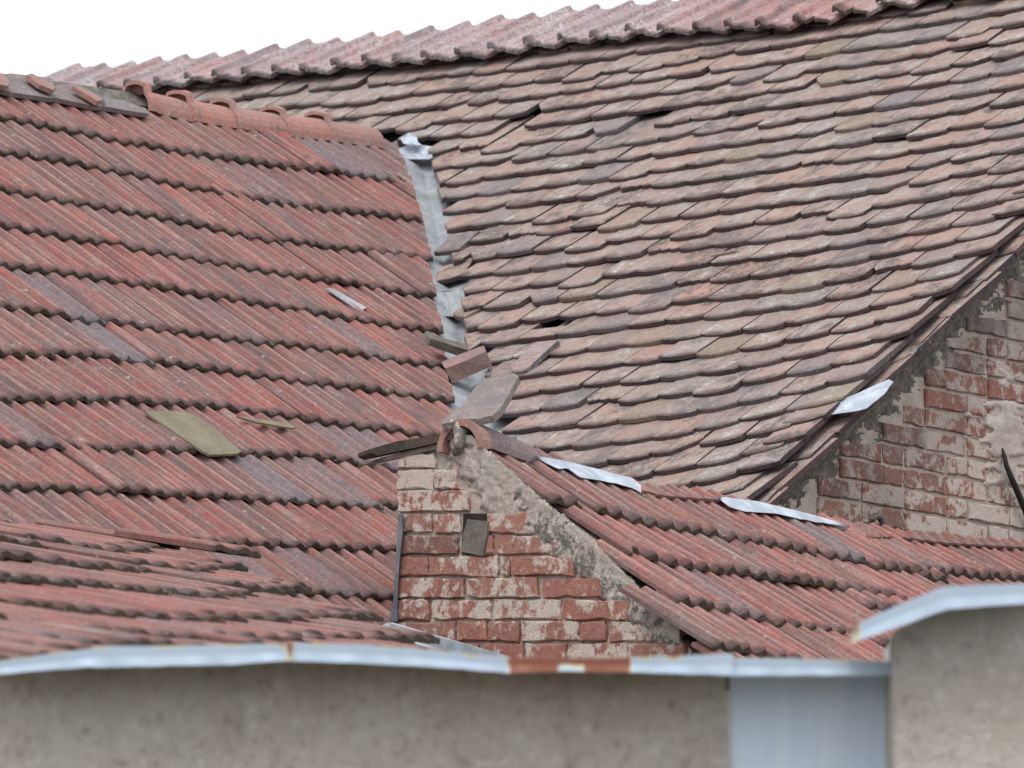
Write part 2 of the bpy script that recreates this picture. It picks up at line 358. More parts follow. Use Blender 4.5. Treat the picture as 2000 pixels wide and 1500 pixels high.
# slabs of both slopes
g_top = -2.12; g_ev = 2.75; gr_ = lambda u: -2.05 + .117*u
def deck(pl, u0, u1, v0, v1, parent, th=.05, n=-.012):
    V, F = prism([pl.pt(u0, v0, n), pl.pt(u1, v0, n), pl.pt(u1, v1, n), pl.pt(u0, v1, n)], -pl.N*th); return obj('roof', V, F, M_deck, parent)
V, F = prism([G.pt(-7, gr_(-7), -.012), G.pt(3.03, gr_(3.03), -.012), G.pt(3.03, g_ev, -.012), G.pt(-7, g_ev, -.012)], -G.N*.05)
roofG = obj('roof', V, F, M_deck, house)
GB = Plane(G.pt(0, gr_(0)), 140, 36)                                   # back slope
V, F = prism([G.pt(3.03, gr_(3.03), -.014), G.pt(-7, gr_(-7), -.014), GB.pt(7, 3.6, -.012), GB.pt(-3.03, 3.6, -.012)], -GB.N*.05)
obj('back_slope', V, F, M_rib, house)

TOPL = [(276, 217), (460, 198), (592, 182), (688, 172), (800, 164.5), (952, 145), (1083, 131), (1216, 115), (1349, 94), (1500, 73), (1720, 38), (1840, 20), (2000, -5), (2150, -30)]
BOTL = [(800, 838), (955, 823), (1087, 807), (1157, 798), (1250, 790), (1400, 772), (1500, 754), (1607, 733), (1700, 713), (2000, 650)]
LEFTL = [(100, 800), (284, 560), (296, 640), (304, 735), (308, 790), (312, 832), (336, 836), (345, 846), (400, 852), (450, 856), (470, 866), (500, 876), (560, 890), (620, 908), (700, 905), (760, 960), (823, 940), (870, 980), (1000, 1075)]
RIGHTL = [(-200, 2900), (440, 2030), (471, 2000), (528, 1955), (579, 1913), (621, 1874), (651, 1846), (732, 1769), (762, 1739), (828, 1668), (861, 1640), (876, 1612), (975, 1500), (1100, 1370)]
def curve(pl, pts, n=0): return sorted([pl.uv(x, y, n) for x, y in pts])
cT, cB = curve(G, TOPL, .046), curve(G, BOTL, .046)
NR = 21; W_F = .172
HOLES = [(1070, 662, -.02), (1885, 137, -.03)]
hol = [(*G.uv(a, b), c) for a, b, c in HOLES]
BARE = [(1245, 280), (985, 270), (1240, 420), (1440, 850)]
cand = []
for r in range(-1, NR+9):
    f = r/NR
    for k in range(-40, 60):
        u = (k + .5*(r % 2))*W_F + .03*nz(r*3.1, k*.3); uc = u + W_F/2
        vt = lerp(cT, uc); vb = lerp(cB, uc); v = vt + (vb-vt)*f + .016*nz(uc*1.3, r*.5, 5) + .008*nz(uc*4, r*.9, 8) + ru(-.005, .005)
        P = G.pt(uc, v); x, y = proj(P)
        if not (-20 < x < 2120 and -90 < y < 1060): continue
        xl, yl = proj(G.pt(u, v)); xr, yr = proj(G.pt(u+W_F, v))
        lim = lerp(LEFTL, y); 
        edge = 0
        if y > 285 and xr < lim+22: continue
        cutp = None
        if y > 285 and xl < lim+10: cutp = G.hit(lim + ru(-5, 5), y)
        if y <= 285 and xl < 250: continue
        if u + W_F > UV_VERGE + .035 and xr > lerp(RIGHTL, yr) + 40: continue
        if u > UV_VERGE - .05: continue
        if u + W_F > UV_VERGE + .02: cutp = None; u = UV_VERGE + .01 - W_F; edge = .006
        sl_ = ((lerp(cT, u+W_F)-lerp(cT, u))*(1-f) + (lerp(cB, u+W_F)-lerp(cB, u))*f)/W_F
        vr = random.choice(range(7)); rot = ru(-.007, .007); lift = ru(0, .003) + edge; q = R(); sc = 1.; dv = 0
        zone = 2.3 if (x < 1250 and y < 720) or (x > 1700 and y < 420) or y < 300 else .9
        if q < .05*zone: vr = random.choice((7, 8, 9))
        elif q < .10*zone: dv = ru(.015, .05); rot = ru(-.06, .06); lift = .004
        elif q < .125*zone: rot = ru(-.09, .09); lift = .008
        elif q < .132*zone: g0 = ru(.2, .5)
        if any(abs(x-a) < 22 and abs(y-b) < 10 for a, b in BARE): continue
        v += dv; kill = False
        for hu, hv, hr in hol:
            if u-hr < hu < u+W_F+hr and v-.36-hr < hv < v+.02:
                if v-hv < .10: kill = True
                else: sc = min(sc, (v-hv-.02)/.36)
        if kill or sc < .2: continue
        M = tile_frame(G, u, v, sl_, .046, .0, .36, rot, lift) @ Matrix.Diagonal((1, sc, 1, 1))
        g = 1 - (ru(.35, .7) if R() < .04 else (ru(.1, .35) if R() < .3 else 0))
        vis = (0 <= x < 2000 and y > 20) and y < 990
        cand.append((-(P-CAMP).length if vis else -1e3, vr, M, g, cutp))
cand.sort(key=lambda c: -c[0]); print('flat tiles', len(cand), sum(c[0] > -900 for c in cand))
CUTS = [c for c in cand if c[4] is not None and c[0] > -900]; cand = [c for c in cand if not (c[4] is not None and c[0] > -900)]
for _, vr, M, g, cp in CUTS:
    o = cut_tile(FLAT[vr], M, cp, -VN, [M_flat, M_flate], 'cut_tile', roofG)
    if o: o.color = (g, 1, 1, 1)
for _, vr, M, g, cp in cand[:300]:
    o = inst('flat_tile', FLAT[vr][0], M, roofG); o.color = (g, 1 - (ru(.2, .6) if R() < .04 else 0), 1, 1)
V, F, fm, uv = [], [], [], []
for _, vr, M, g, cp in cand[300:]:
    b = len(V); V += [M @ Vector(v) for v in FLAT[vr][1]]; F += [[i+b for i in f] for f in FLAT[vr][2]]; fm += FLAT[vr][3]; uv += [(v[0], v[1]) for v in FLAT[vr][1]]
if V:
    o = obj('flat_tiles', V, F, [M_flat, M_flate], roofG, fm, uv=uv); o['kind'] = 'stuff'; o.color = (.97, 1, 1, 1)

# ribbed tiles capping the ridge
RB = [(40, 196), (276, 178), (392, 164), (536, 150), (600, 146), (760, 130), (901, 119), (975, 108), (1125, 86), (1270, 71), (1402, 63), (1465, 60), (1532, 58), (1616, 43), (1720, 20), (1840, 0), (1980, -22)]
RT = [(-60, 165), (80, 150), (220, 141), (328, 130), (472, 118), (600, 100), (800, 78), (940, 60), (1100, 37), (1213, 28), (1346, 12), (1500, -12), (1900, -80), (2100, -110)]
cb = sorted(G.uv(x, y-9, .10) for x, y in RB); ct = sorted(G.uv(x, y, .03) for x, y in RT)
PRR = [(0, 0), (.04, .9), (.15, 1), (.23, .15), (.42, .10), (.48, .36), (.58, .36), (.64, .08), (.92, .05)]
RIDGE = bank('ridge_course_tile', [rib_tile_mesh(w=.20, Ln=.45, t=.016, amp=.020, per=1, bot=.6, seed=20+i, chip=(i > 3), pr=PRR) for i in range(5)], [M_pale, M_ribe])
u = cb[0][0]
while u < cb[-1][0]:
    v = lerp(cb, u+.1)+ru(-.012, .012); Ln = max(.30, min(.62, v - lerp(ct, u+.1) + ru(-.01, .02)))
    x_ = proj(G.pt(u, v))[0]; ss = -.10 if x_ > 560 else -.02
    M = tile_frame(G, u, v, ru(-.03, .0), .105, .045, Ln*1.03, -.22+ss*.4+ru(-.03, .03), ru(0, .010)) @ Matrix.Rotation(.10+ru(-.02, .03), 4, 'Y') @ Matrix.Diagonal((1, Ln*1.03/.45, 1, 1))
    o = inst('ridge_course_tile', random.choice(RIDGE)[0], M, roofG)
    o.color = (1-(ru(.0, .3) if x_ < 1450 else 0), 1, ru(.35, .75) if x_ < 1330 else ru(.9, 1), 1)
    u += .184 + ru(-.004, .006)
V, F = prism([G.pt(u, lerp(cb, u)-.09, -.01) for u in (cb[0][0], -2, -1, 0, 1, cb[-1][0])] + [G.pt(cb[-1][0], gr_(cb[-1][0])+.14, -.01), G.pt(cb[0][0], gr_(cb[0][0])+.14, -.01)], G.N*.06)
obj('mortar_bed', V, F, M_dmort, roofG)

# valley gutter sheets on both slopes
def crumple(pl, pts, n, mat, name, parent, amp=.012, step=4, th=None):
    "sheet over a pixel outline, laid on a plane, with its own creases"
    ys = [p[1] for p in pts]; V = []; F = []; rows = []
    def span(y):
        xs = []
        for (x0, y0), (x1, y1) in zip(pts, pts[1:]+pts[:1]):
            if (y0 <= y < y1) or (y1 <= y < y0): xs.append(x0 + (x1-x0)*(y-y0)/(y1-y0))
        return (min(xs), max(xs)) if xs else None
    y = min(ys)+.5
    while y < max(ys):
        s = span(y)
        if s: rows.append((y, s))
        y += step
    NC = 10
    for y, (a, b) in rows:
        for i in range(NC+1):
            x = a + (b-a)*i/NC + (nz(y*.08, i*9, 3)*3 if i in (0, NC) else 0)
            V.append(pl.hit(x, y, n + amp*fb(x*.05, y*.025, 2)))
    for r in range(len(rows)-1):
        for i in range(NC): a = r*(NC+1)+i; F.append([a, a+1, a+NC+2, a+NC+1])
    o = obj(name, V, F, mat, parent, smooth=False); md = o.modifiers.new('Solidify', 'SOLIDIFY'); md.thickness = .0025; md.offset = -1; return o
va = lambda s: V0 + Vector((.123, -1.409, -.727))*s
for s_, pl, nm in ((1, G, 'valley_sheet'), (-1, L, 'valley_sheet')):
    V = []; F = []; n = 60; m_ = 5
    for i in range(n+1):
        c = va((-.80 if s_ > 0 else -.70) + (2.4 if s_ > 0 else 2.3)*i/n)
        for j in range(m_+1):
            d = (G.B if s_ > 0 else -L.B)*(.26*j/m_)
            V.append(c + d + pl.N*(.004 + .006*fb(i*.25, j*.8, s_)*(j > 0)))
    for i in range(n):
        for j in range(m_): a = i*(m_+1)+j; F.append([a, a+1, a+m_+2, a+m_+1])
    obj(nm, V, F, M_felt, roofG)
crumple(G, [(772, 292), (800, 283), (845, 284), (846, 307), (835, 314), (792, 311), (780, 303)], .05, M_zinc, 'flashing', roofG, .02)
crumple(G, [(790, 284), (783, 272), (800, 260), (812, 262), (815, 275), (828, 286)], .08, M_zinc, 'flashing', roofG, .03)
crumple(G, [(850, 568), (900, 566), (903, 610), (890, 622), (868, 622), (849, 605)], .04, M_felt, 'flashing', roofG, .015)
crumple(G, [(1607, 812), (1632, 788), (1736, 742), (1746, 745), (1728, 770), (1690, 800), (1668, 805)], .055, M_zinc, 'flashing', roofG, .008)
# verge: doubled under-tiles and mortar along the gable
for k in range(26):
    v = -1.2 + k*.155
    for j, (dn, du) in enumerate(((-.006, .035),)):
        if R() < .12: continue
        M = tile_frame(G, UV_VERGE-.172+du+ru(-.012, .012), v+ru(-.03, .03), ru(-.05, .05), .012+dn, dn, .36, ru(-.05, .05), -.004)
        o = inst('verge_tile', FLAT[random.randrange(10)][0], M, roofG)
V = []; F = []; n = 120
for i in range(n+1):
    v = -1.4 + 4.2*i/n
    for j in range(6):
        du = (-.02, .03, .045, .04, .02, -.02)[j]; dn = (-.01, -.014, -.03, -.055, -.075, -.08)[j]
        V.append(G.pt(3.0+du+.014*fb(i*.4, j, 4), v, dn+.014*fb(i*.5, j*.7, 9)))
for i in range(n):
    for j in range(5): a = i*6+j; F.append([a, a+1, a+7, a+6])
obj('verge_mortar', V, F, M_dmort, roofG)

# gable wall
z0 = G.pt(3.0, g_ev).z
e = G.pt(3.0, g_ev, -.06); t_ = G.pt(3.0, g_top, -.06); bk = GB.pt(-3.0, 3.6, -.06)
P = [e, t_, bk, Vector((bk.x, bk.y, 0)), Vector((e.x, e.y, 0))]
P = [p - GW.N*.004 for p in P]
V, F = prism(P, -GW.N*.3)
wallG = obj('gable_wall', V, F, M_mortar, house)
def brick(pl, quad, parent, proud=.009, depth=.05, seed=0, jit=.004):
    "one brick from its four front corners on a wall plane"
    rr = random.Random(seed); c = [Vector(p) for p in quad]; P = []
    for i in range(4):
        a, b = c[i], c[(i+1) % 4]; k = 5 if i % 2 == 0 else 3
        for j in range(k): P.append(a + (b-a)*(j/k) + pl.B*rr.uniform(-jit, jit)*.8 + pl.D*rr.uniform(-jit, jit)*.7)
    ce = sum(P, Vector())/len(P); n = len(P); pr = proud + rr.uniform(-.003, .004)
    V = [p - pl.N*depth for p in P] + [p + pl.N*(pr-.005) for p in P] + [p + (ce-p).normalized()*.006 + pl.N*pr for p in P]
    F = [list(range(2*n, 3*n))]
    for i in range(n):
        j = (i+1) % n; F += [[i, j, n+j, n+i], [n+i, n+j, 2*n+j, 2*n+i]]
    o = obj('brick', V, F, M_brick, parent); return o
bl, bh = .235, .071; cnt = 0
for r in range(60):
    z = 2.9 + r*bh
    b = -3.5 + (r % 2)*.12
    while b < 5:
        ln = bl if R() > .28 else bl*.5
        c0 = GW.O + GW.B*b; c0.z = z; P4 = []
        for db, dz in ((.006, bh-.012), (ln-.006, bh-.012), (ln-.006, .0), (.006, .0)):
            q = GW.O + GW.B*(b+db); q.z = z + dz; P4.append(q)
        b += ln
        ctr = sum(P4, Vector())/4; x, y = proj(ctr)
        if not (1380 < x < 2200 and 400 < y < 1200): continue
        for q in P4[:2]:                                       # bricks under the verge are cut to its slope
            d = (q - G.O).dot(G.N) + .085
            if d > 0: q.z -= d/G.N.z
        if P4[0].z - P4[3].z < .012 or P4[1].z - P4[2].z < .012: continue
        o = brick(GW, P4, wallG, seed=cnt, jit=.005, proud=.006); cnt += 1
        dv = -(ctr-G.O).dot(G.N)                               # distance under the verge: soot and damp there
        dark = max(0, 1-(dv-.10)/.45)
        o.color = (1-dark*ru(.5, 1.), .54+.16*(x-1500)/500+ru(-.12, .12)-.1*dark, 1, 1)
def plaster(pl, box, step, mask, name, parent, base=.004, col=1., mat=None):
    x0, y0, x1, y1 = box; nx, ny = int((x1-x0)/step), int((y1-y0)/step); V = []; idx = {}; F = []
    def vid(i, j):
        if (i, j) not in idx:
            x, y = x0+i*step, y0+j*step; m = mask(x, y); t = max(0, min(1, m*6))
            idx[i, j] = len(V); V.append(pl.hit(x + 1.6*nz(i*.9, j*.9, 8), y + 1.6*nz(i*.9, j*.9, 11), base*0 + (-.004 + .017*t + .007*fb(x*.05, y*.05, 4)*t)))
        return idx[i, j]
    for i in range(nx):
        for j in range(ny):
            if mask(x0+(i+.5)*step, y0+(j+.5)*step) > 0: F.append([vid(i, j), vid(i, j+1), vid(i+1, j+1), vid(i+1, j)])
    o = obj(name, V, F, mat or M_plast, parent, smooth=True); o.color = (col, 1, 1, 1); return o
def maskG(x, y):
    p = GW.hit(x, y) - G.O; dv = -p.dot(G.N)
    if dv < .07: return -1
    s = -.36 + max(0, .72 - abs(x-1960)/170 - abs(y-850)/330)
    s -= .4*max(0, 1-dv/.30)
    return fb(x*.016, y*.024, 1)*.8 + .10*nz(x*.07, y*.09, 5) + s + .04
plaster(GW, (1560, 440, 2040, 1080), 4, maskG, 'plaster_patch', wallG)['kind'] = 'stuff'
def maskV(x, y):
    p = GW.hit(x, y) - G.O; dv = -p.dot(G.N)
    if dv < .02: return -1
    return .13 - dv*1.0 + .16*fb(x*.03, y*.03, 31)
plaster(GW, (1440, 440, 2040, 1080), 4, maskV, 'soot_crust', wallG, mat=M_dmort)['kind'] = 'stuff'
# remaining walls of the big house
w1 = Vector((e.x, e.y, 0)); gl = G.B*-9.5
f1 = G.pt(2.96, g_ev-.12); f1.z = 0
V, F = prism([f1, f1+gl, f1+gl+Vector((0, 0, z0-.05)), f1+Vector((0, 0, z0-.05))], -Vector((G.D.x, G.D.y, 0)).normalized()*.3); obj('front_wall', V, F, M_plast, house)
b1 = Vector((bk.x, bk.y, 0)) + Vector((G.D.x, G.D.y, 0)).normalized()*.15 + G.B*-.05
V, F = prism([b1, b1+gl, b1+gl+Vector((0, 0, bk.z-.1)), b1+Vector((0, 0, bk.z-.1))], Vector((G.D.x, G.D.y, 0)).normalized()*.25); obj('back_wall', V, F, M_plast, house)
# iron bracket
def tube(pts, rad, name, mat, parent=None, seg=8):
    V = []; F = []
    for i, p in enumerate(pts):
        d = (pts[min(i+1, len(pts)-1)] - pts[max(i-1, 0)]).normalized(); a = d.cross(Vector((.3, .2, 1))).normalized(); b = d.cross(a)
        rr = rad[i] if isinstance(rad, (list, tuple)) else rad
        for k in range(seg): t = 2*pi*k/seg; V.append(p + a*cos(t)*rr + b*sin(t)*rr)
    for i in range(len(pts)-1):
        for k in range(seg): F.append([i*seg+k, i*seg+(k+1) % seg, (i+1)*seg+(k+1) % seg, (i+1)*seg+k])
    F += [list(range(seg-1, -1, -1)), [(len(pts)-1)*seg+k for k in range(seg)]]
    return obj(name, V, F, mat, parent, smooth=True)
px = [(1957, 876), (1962, 890), (1966, 910), (1974, 930), (1983, 950), (1992, 972), (2003, 1000), (2012, 1030), (2018, 1060)]
tube([GW.hit(a, b, .012 + .03*math.sin(i*.4)) for i, (a, b) in enumerate(px)], [.004, .007, .009, .010, .011, .011, .010, .009, .008], 'iron_strap', M_black, wallG)
px = [(1704, 1052), (1700, 1034), (1702, 1016), (1710, 1008), (1718, 1010), (1726, 1024), (1733, 1045), (1737, 1052)]
tube([GW.hit(a, b, .07) for a, b in px], .011, 'bent_bar', M_dmort, wallG)

# ------------------------------------------------------------------ left wing
WB = L.pt(-3, 3.6); WB.z = 0
wing = empty('house_wing', WB, 'left wing of the house under a sloping roof of red ribbed tiles', 'house')
l_ev = 4.0; lr_ = lambda u: -.955 - .123*u
V, F = prism([L.pt(-6.2, lr_(-6.2), -.02), L.pt(1.2, lr_(1.2), -.02), L.pt(1.2, l_ev, -.02), L.pt(-6.2, l_ev, -.02)], -L.N*.05)
roofL = obj('roof', V, F, M_deck, wing)
r0, r1 = L.pt(-6.2, lr_(-6.2), -.025), L.pt(1.2, lr_(1.2), -.025); bkv = Vector((-L.D.x, -L.D.y, L.D.z))*2.4
V, F = prism([r0, r1, r1+bkv, r0+bkv], Vector((0, 0, -.05))); obj('back_slope', V, F, M_deck, wing)
wz = L.pt(0, l_ev).z
V, F = prism([L.pt(-6, l_ev-.1, -.09), L.pt(.5, l_ev-.1, -.09), Vector((*L.pt(.5, l_ev-.1).xy, 0)), Vector((*L.pt(-6, l_ev-.1).xy, 0))], L.B.cross(Vector((0, 0, 1)))*-.3); obj('side_wall', V, F, M_plast, wing)
ROWS = [
 [(-60, 228), (0, 238), (212, 280), (400, 312), (520, 330), (800, 364)],
 [(-60, 296), (0, 304), (220, 340), (400, 380), (600, 412), (825, 438)],
 [(-60, 374), (0, 380), (280, 426), (560, 484), (800, 508), (845, 516)],
 [(-60, 440), (0, 448), (300, 500), (580, 548), (800, 580), (850, 590)],
 [(-60, 520), (0, 528), (200, 553), (400, 584), (800, 650), (867, 656)],
 [(-60, 602), (0, 608), (200, 636), (400, 664), (600, 688), (877, 726)],
 [(-60, 698), (0, 700), (200, 708), (400, 728), (600, 756), (800, 781), (888, 792)],
 [(-60, 788), (0, 792), (280, 796), (460, 806), (580, 824), (760, 850), (900, 868)],
 [(-60, 876), (0, 880), (384, 892), (640, 904), (772, 924), (900, 942)],
 [(-60, 964), (0, 964), (176, 968), (416, 980), (656, 996), (780, 1000), (900, 1006)],
 [(-60, 1032), (0, 1036), (140, 1046), (360, 1070), (600, 1076), (768, 1084), (900, 1090)],
 [(180, 1150), (340, 1160), (552, 1167), (760, 1176), (900, 1182)],
 [(400, 1262), (552, 1254), (760, 1262), (900, 1268)],
]
ROWS = [([(-420, r[0][1] - (r[1][1]-r[0][1])*3)] + r if r[0][0] == -60 else r) for r in ROWS]
LENDS = [800, 826, 846, 852, 867, 877, 889, 960, 960, 960, 960, 960, 960]
GREY = [(445, 960), (650, 985), (760, 895), (610, 1150), (485, 1105), (40, 500), (650, 335), (540, 960), (180, 575), (215, 680), (120, 600), (700, 880), (690, 345)]
def lay_rows(pl, rows, ends, starts, W_, Ln0, parent, tilt=(.020, .0), bankv=None, topcurve=None, grey=GREY, jit=.004, shift=0, name='roof_tile', lifts=None, cut=False):
    cs = [curve(pl, r, tilt[0]) for r in rows]
    for i, c in enumerate(cs):
        ue = pl.uv(ends[i], dict_y(rows[i], ends[i]))[0] if ends else c[-1][0]
        us = pl.uv(starts[i], dict_y(rows[i], starts[i]))[0] if starts else c[0][0]
        up = cs[i-1] if i else topcurve
        k0 = math.floor(us/W_)-1; k = k0
        while True:
            u = k*W_ + shift; k += 1
            if u < us - W_*.45: continue
            if u > ue - W_*(.35 if not cut or i > 6 else -2.2): break
            cc = cut and i <= 6 and u + W_*3.0 > ue
            if starts and u < us + W_*.3: u = us
            if u + W_ > ue and not cc: u = min(u, ue - W_) if (u+W_-ue) < W_*.5 or True else u
            v = lerp(c, u+W_/2); sl = (lerp(c, u+W_*1.5)-lerp(c, u-W_/2))/(2*W_)
            if abs(sl) > .4: sl = 0
            ex = v - lerp(up, u+W_/2) if up else Ln0; ex = max(.15, min(ex, .6)); Ln = ex + (.07 if i else .0)
            x, y = proj(pl.pt(u+W_/2, v-.12))
            vr = random.randrange(5) if R() < .86 else random.randrange(5, 7)
            lf = ru(0, .005) + (.012 if R() < .06 else 0)
            if lifts: lf += lifts(x, y)
            M = tile_frame(pl, u, v+ru(-jit, jit), sl*.9, tilt[0], tilt[1], Ln, ru(-.006, .006), lf) @ Matrix.Diagonal((W_/.15, Ln/.40, 1, 1))
            if cc:
                cp = pl.hit(ends[i]+ru(-2, 2), dict_y(rows[i], ends[i]), .02)
                o = cut_tile(RIB[vr], M, cp, VN, [M_rib, M_ribe], 'cut_tile', parent)
                if not o: continue
            else: o = inst(name, (bankv or RIB)[vr][0], M, parent)
            g = 0
            for a, b in grey:
                if abs(x-a) < 26 and abs(y-b) < 34: g = ru(.45, .75)
            if not g and R() < .10: g = ru(.1, .4)
            o.color = (1-g, 1, 1, 1)
            if u >= ue - W_*1.01 and not cc: break
def dict_y(poly, x): return lerp(poly, x)
capb = [(-420, 110), (-60, 168), (0, 178), (108, 194), (280, 224), (380, 240), (460, 250), (560, 264), (648, 272), (745, 284), (800, 292)]
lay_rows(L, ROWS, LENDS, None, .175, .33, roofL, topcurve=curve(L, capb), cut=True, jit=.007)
# the patch of lower pitch in front
PR = [
 [(-60, 1062), (0, 1070), (120, 1078), (240, 1088), (300, 1076)],
 [(-60, 1098), (0, 1104), (232, 1124), (380, 1126), (452, 1114)],
 [(-60, 1140), (0, 1146), (200, 1162), (340, 1174), (450, 1172), (540, 1160)],
 [(-60, 1184), (0, 1192), (150, 1206), (300, 1222), (500, 1222), (660, 1216)],
 [(-60, 1212), (0, 1220), (216, 1256), (500, 1262), (820, 1257)],
 [(-60, 1236), (0, 1246), (100, 1268), (300, 1286), (820, 1290)], [(-60, 1268), (0, 1278), (100, 1290), (300, 1302), (820, 1302)], [(-60, 1298), (0, 1306), (100, 1314), (300, 1320)],
]
PE = [296, 450, 540, 664, 770, 815, 820, 300]
V = []
pq = [(-80, 1050), (140, 1052), (290, 1070), (430, 1105), (520, 1150), (640, 1205), (800, 1246), (800, 1275), (-80, 1310)]
Vq, Fq = prism([Q.hit(a, b, -.03) for a, b in pq], -Q.N*.02)
patchQ = obj('eaves_patch', Vq, Fq, M_deck, wing)
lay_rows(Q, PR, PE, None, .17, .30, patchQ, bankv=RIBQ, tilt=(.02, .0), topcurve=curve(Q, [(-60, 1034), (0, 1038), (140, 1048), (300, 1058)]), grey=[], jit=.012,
         lifts=lambda x, y: .03 if (x > 380 and x < 470 and y < 1130) else ru(0, .004))
# ridge caps
def half_round(p0, p1, r0, r1, name, mat, parent, collar=True, th=.014, up=Vector((0, 0, 1)), seed=0, end=1.0, lug=True):
    ax = (p1-p0); Ln = ax.length; ax.normalize(); sd_ = ax.cross(up).normalized(); up2 = sd_.cross(ax).normalized(); rr = random.Random(seed)
    st = [(0, .012), (.03, .014), (.05, .003), (.3, 0), (.7, 0), (1, -.002)] if collar else [(0, 0), (.5, 0), (1, 0)]
    n = 12; V = []; F = []
    for ring in (0, 1):
        for (t, dr) in st:
            t2 = t*Ln if t > .06 else t
            for k in range(n+1):
                a = pi*(k/n)*1.04 - .02*pi; base = r0 + (r1-r0)*t; q = base + dr - (th if ring else 0)
                if collar and lug and t < .04 and 4 <= k <= 7: q += .020
                V.append(p0 + ax*t2 + sd_*cos(a)*q*1.0 + up2*sin(a)*q + up2*rr.uniform(-.001, .001))
    m_ = len(st); N = n+1
    for i in range(m_-1):
        for k in range(n):
            a = i*N+k; F.append([a, a+1, a+N+1, a+N]); b = m_*N+a; F.append([b, b+N, b+N+1, b+1])
    for i in (0, m_-1):
        for k in range(n): a = i*N+k; F.append([a, a+1, m_*N+a+1, m_*N+a])
    for k in (0, n):
        for i in range(m_-1): a = i*N+k; F.append([a, a+N, m_*N+a+N, m_*N+a])
    uv = [(v.x, .5+v.z) for v in V]
    o = obj(name, V, F, mat, parent, uv=uv); return o
base = [(296, 222), (380, 240), (465, 252), (563, 267), (650, 275), (738, 287)]
for i in range(5):
    a = L.hit(*base[i], .02); b = L.hit(*base[i+1], .02)
    hb = Vector((-L.B.y, L.B.x, 0))*.074
    r0 = .088; dz = Vector((0, 0, .006))
    half_round(a+hb+dz+L.B*-.03+Vector((0, 0, ru(-.006, .006))), b+hb+dz+L.B*.02+Vector((0, 0, ru(-.008, .004))), r0, r0+.004, 'ridge_cap', M_cap, roofL, seed=i)
# broken flat and ribbed ridge pieces on the left of the caps
def plate(name, pts, pl, n, th, mat, parent, uvr=None):
    P = [pl.hit(x, y, n) for x, y in pts]; V, F = prism(P, -pl.N*th); return obj(name, V, F, mat, parent, uv=[(.05+(v-V[0]).dot(pl.B), .1-(v-V[0]).dot(pl.D)) for v in V])
for pts, mt in (([(-20, 168), (-20, 150), (20, 143), (100, 152), (110, 178), (104, 192), (20, 180)], M_flat), ([(104, 190), (112, 165), (150, 163), (200, 190), (208, 206), (190, 208)], M_flat),
                ([(196, 206), (202, 190), (240, 196), (285, 212), (290, 222), (250, 216)], M_flat), ([(-20, 160), (-20, 138), (8, 146), (20, 162), (14, 168)], M_cap), ([(52, 146), (62, 143), (92, 158), (110, 171), (104, 176), (78, 165)], M_cap),
                ([(142, 168), (152, 168), (198, 190), (200, 196), (190, 197)], M_cap)):
    plate('broken_ridge_piece', pts, L, .055 if mt is M_flat else .085, .018, mt, roofL).color = ((.35 if mt is M_flat else .9), 1, 1, 1)
ccl = curve(L, capb)
V, F = prism([L.pt(u, lerp(ccl, u)-.0, -.01) for u in (-2.1, -1.6, -1, -.4, .2, .42)] + [L.pt(.42, lr_(.42), -.01), L.pt(-2.1, lr_(-2.1), -.01)], L.N*.045)
obj('mortar_bed', V, F, M_dmort, roofL)
# patches on the left slope
plate('patch_board', [(284, 804), (330, 802), (372, 806), (402, 824), (434, 848), (471, 881), (464, 886), (410, 888), (398, 882), (362, 858), (322, 830)], L, .052, .008, M_olive, roofL)
plate('glass_slip', [(636, 562), (652, 564), (716, 600), (708, 605), (694, 602)], L, .040, .004, M_felt, roofL)
plate('patch_board', [(462, 812), (560, 826), (580, 834), (570, 836), (500, 824)], L, .055, .006, M_olive, roofL)
plate('metal_slip', [(176, 1036), (222, 1042), (262, 1042), (274, 1050), (216, 1050)], L, .08, .004, M_zinc, roofL)
# lead and zinc beside the annex wall

# ------------------------------------------------------------------ annex
AB = AG.hit(780, 1200); AB.z = 0
annex = empty('brick_annex', AB, 'small lean-to with a ruined brick gable and a red ribbed tile roof, in the middle', 'outbuilding')
Vq, Fq = prism([A.hit(x, y, -.03) for x, y in ((915, 905), (1045, 905), (1250, 968), (1400, 990), (1600, 1030), (1690, 1048), (2300, 1110), (2400, 1330), (1420, 1330), (1330, 1235), (1235, 1150), (1110, 1050))], -A.N*.03)
roofA = obj('roof', Vq, Fq, M_deck, annex)
AR = [
 [(960, 935), (1010, 963), (1032, 970), (1092, 984), (1155, 998), (1260, 1026), (1376, 1048), (1456, 1064), (1560, 1080), (1640, 1096), (1780, 1124), (1860, 1142)],
 [(1100, 1050), (1150, 1068), (1197, 1074), (1242, 1089), (1330, 1109), (1400, 1121), (1600, 1152), (1760, 1180), (1900, 1205)],
 [(1230, 1150), (1262, 1162), (1323, 1177), (1400, 1194), (1520, 1224), (1660, 1248), (1800, 1275)],
 [(1320, 1252), (1345, 1262), (1416, 1272), (1560, 1302), (1760, 1340)],
 [(1420, 1345), (1500, 1365), (1760, 1420)]]
AS = [1012, 1148, 1258, 1345, 1440]; AE = [1800, 1870, 1850, 1850, 1850]
atop = [(880, 864), (905, 868), (1016, 886), (1045, 894), (1087, 912), (1144, 930), (1195, 942), (1252, 958), (1400, 972), (1456, 996), (1600, 1022), (1660, 1032), (1700, 1044), (1850, 1070)]
lay_rows(A, AR, AE, AS, .142, .35, roofA, topcurve=curve(A, atop), grey=[(1620, 1075)], jit=.012, tilt=(.032, .0), bankv=RIBA)
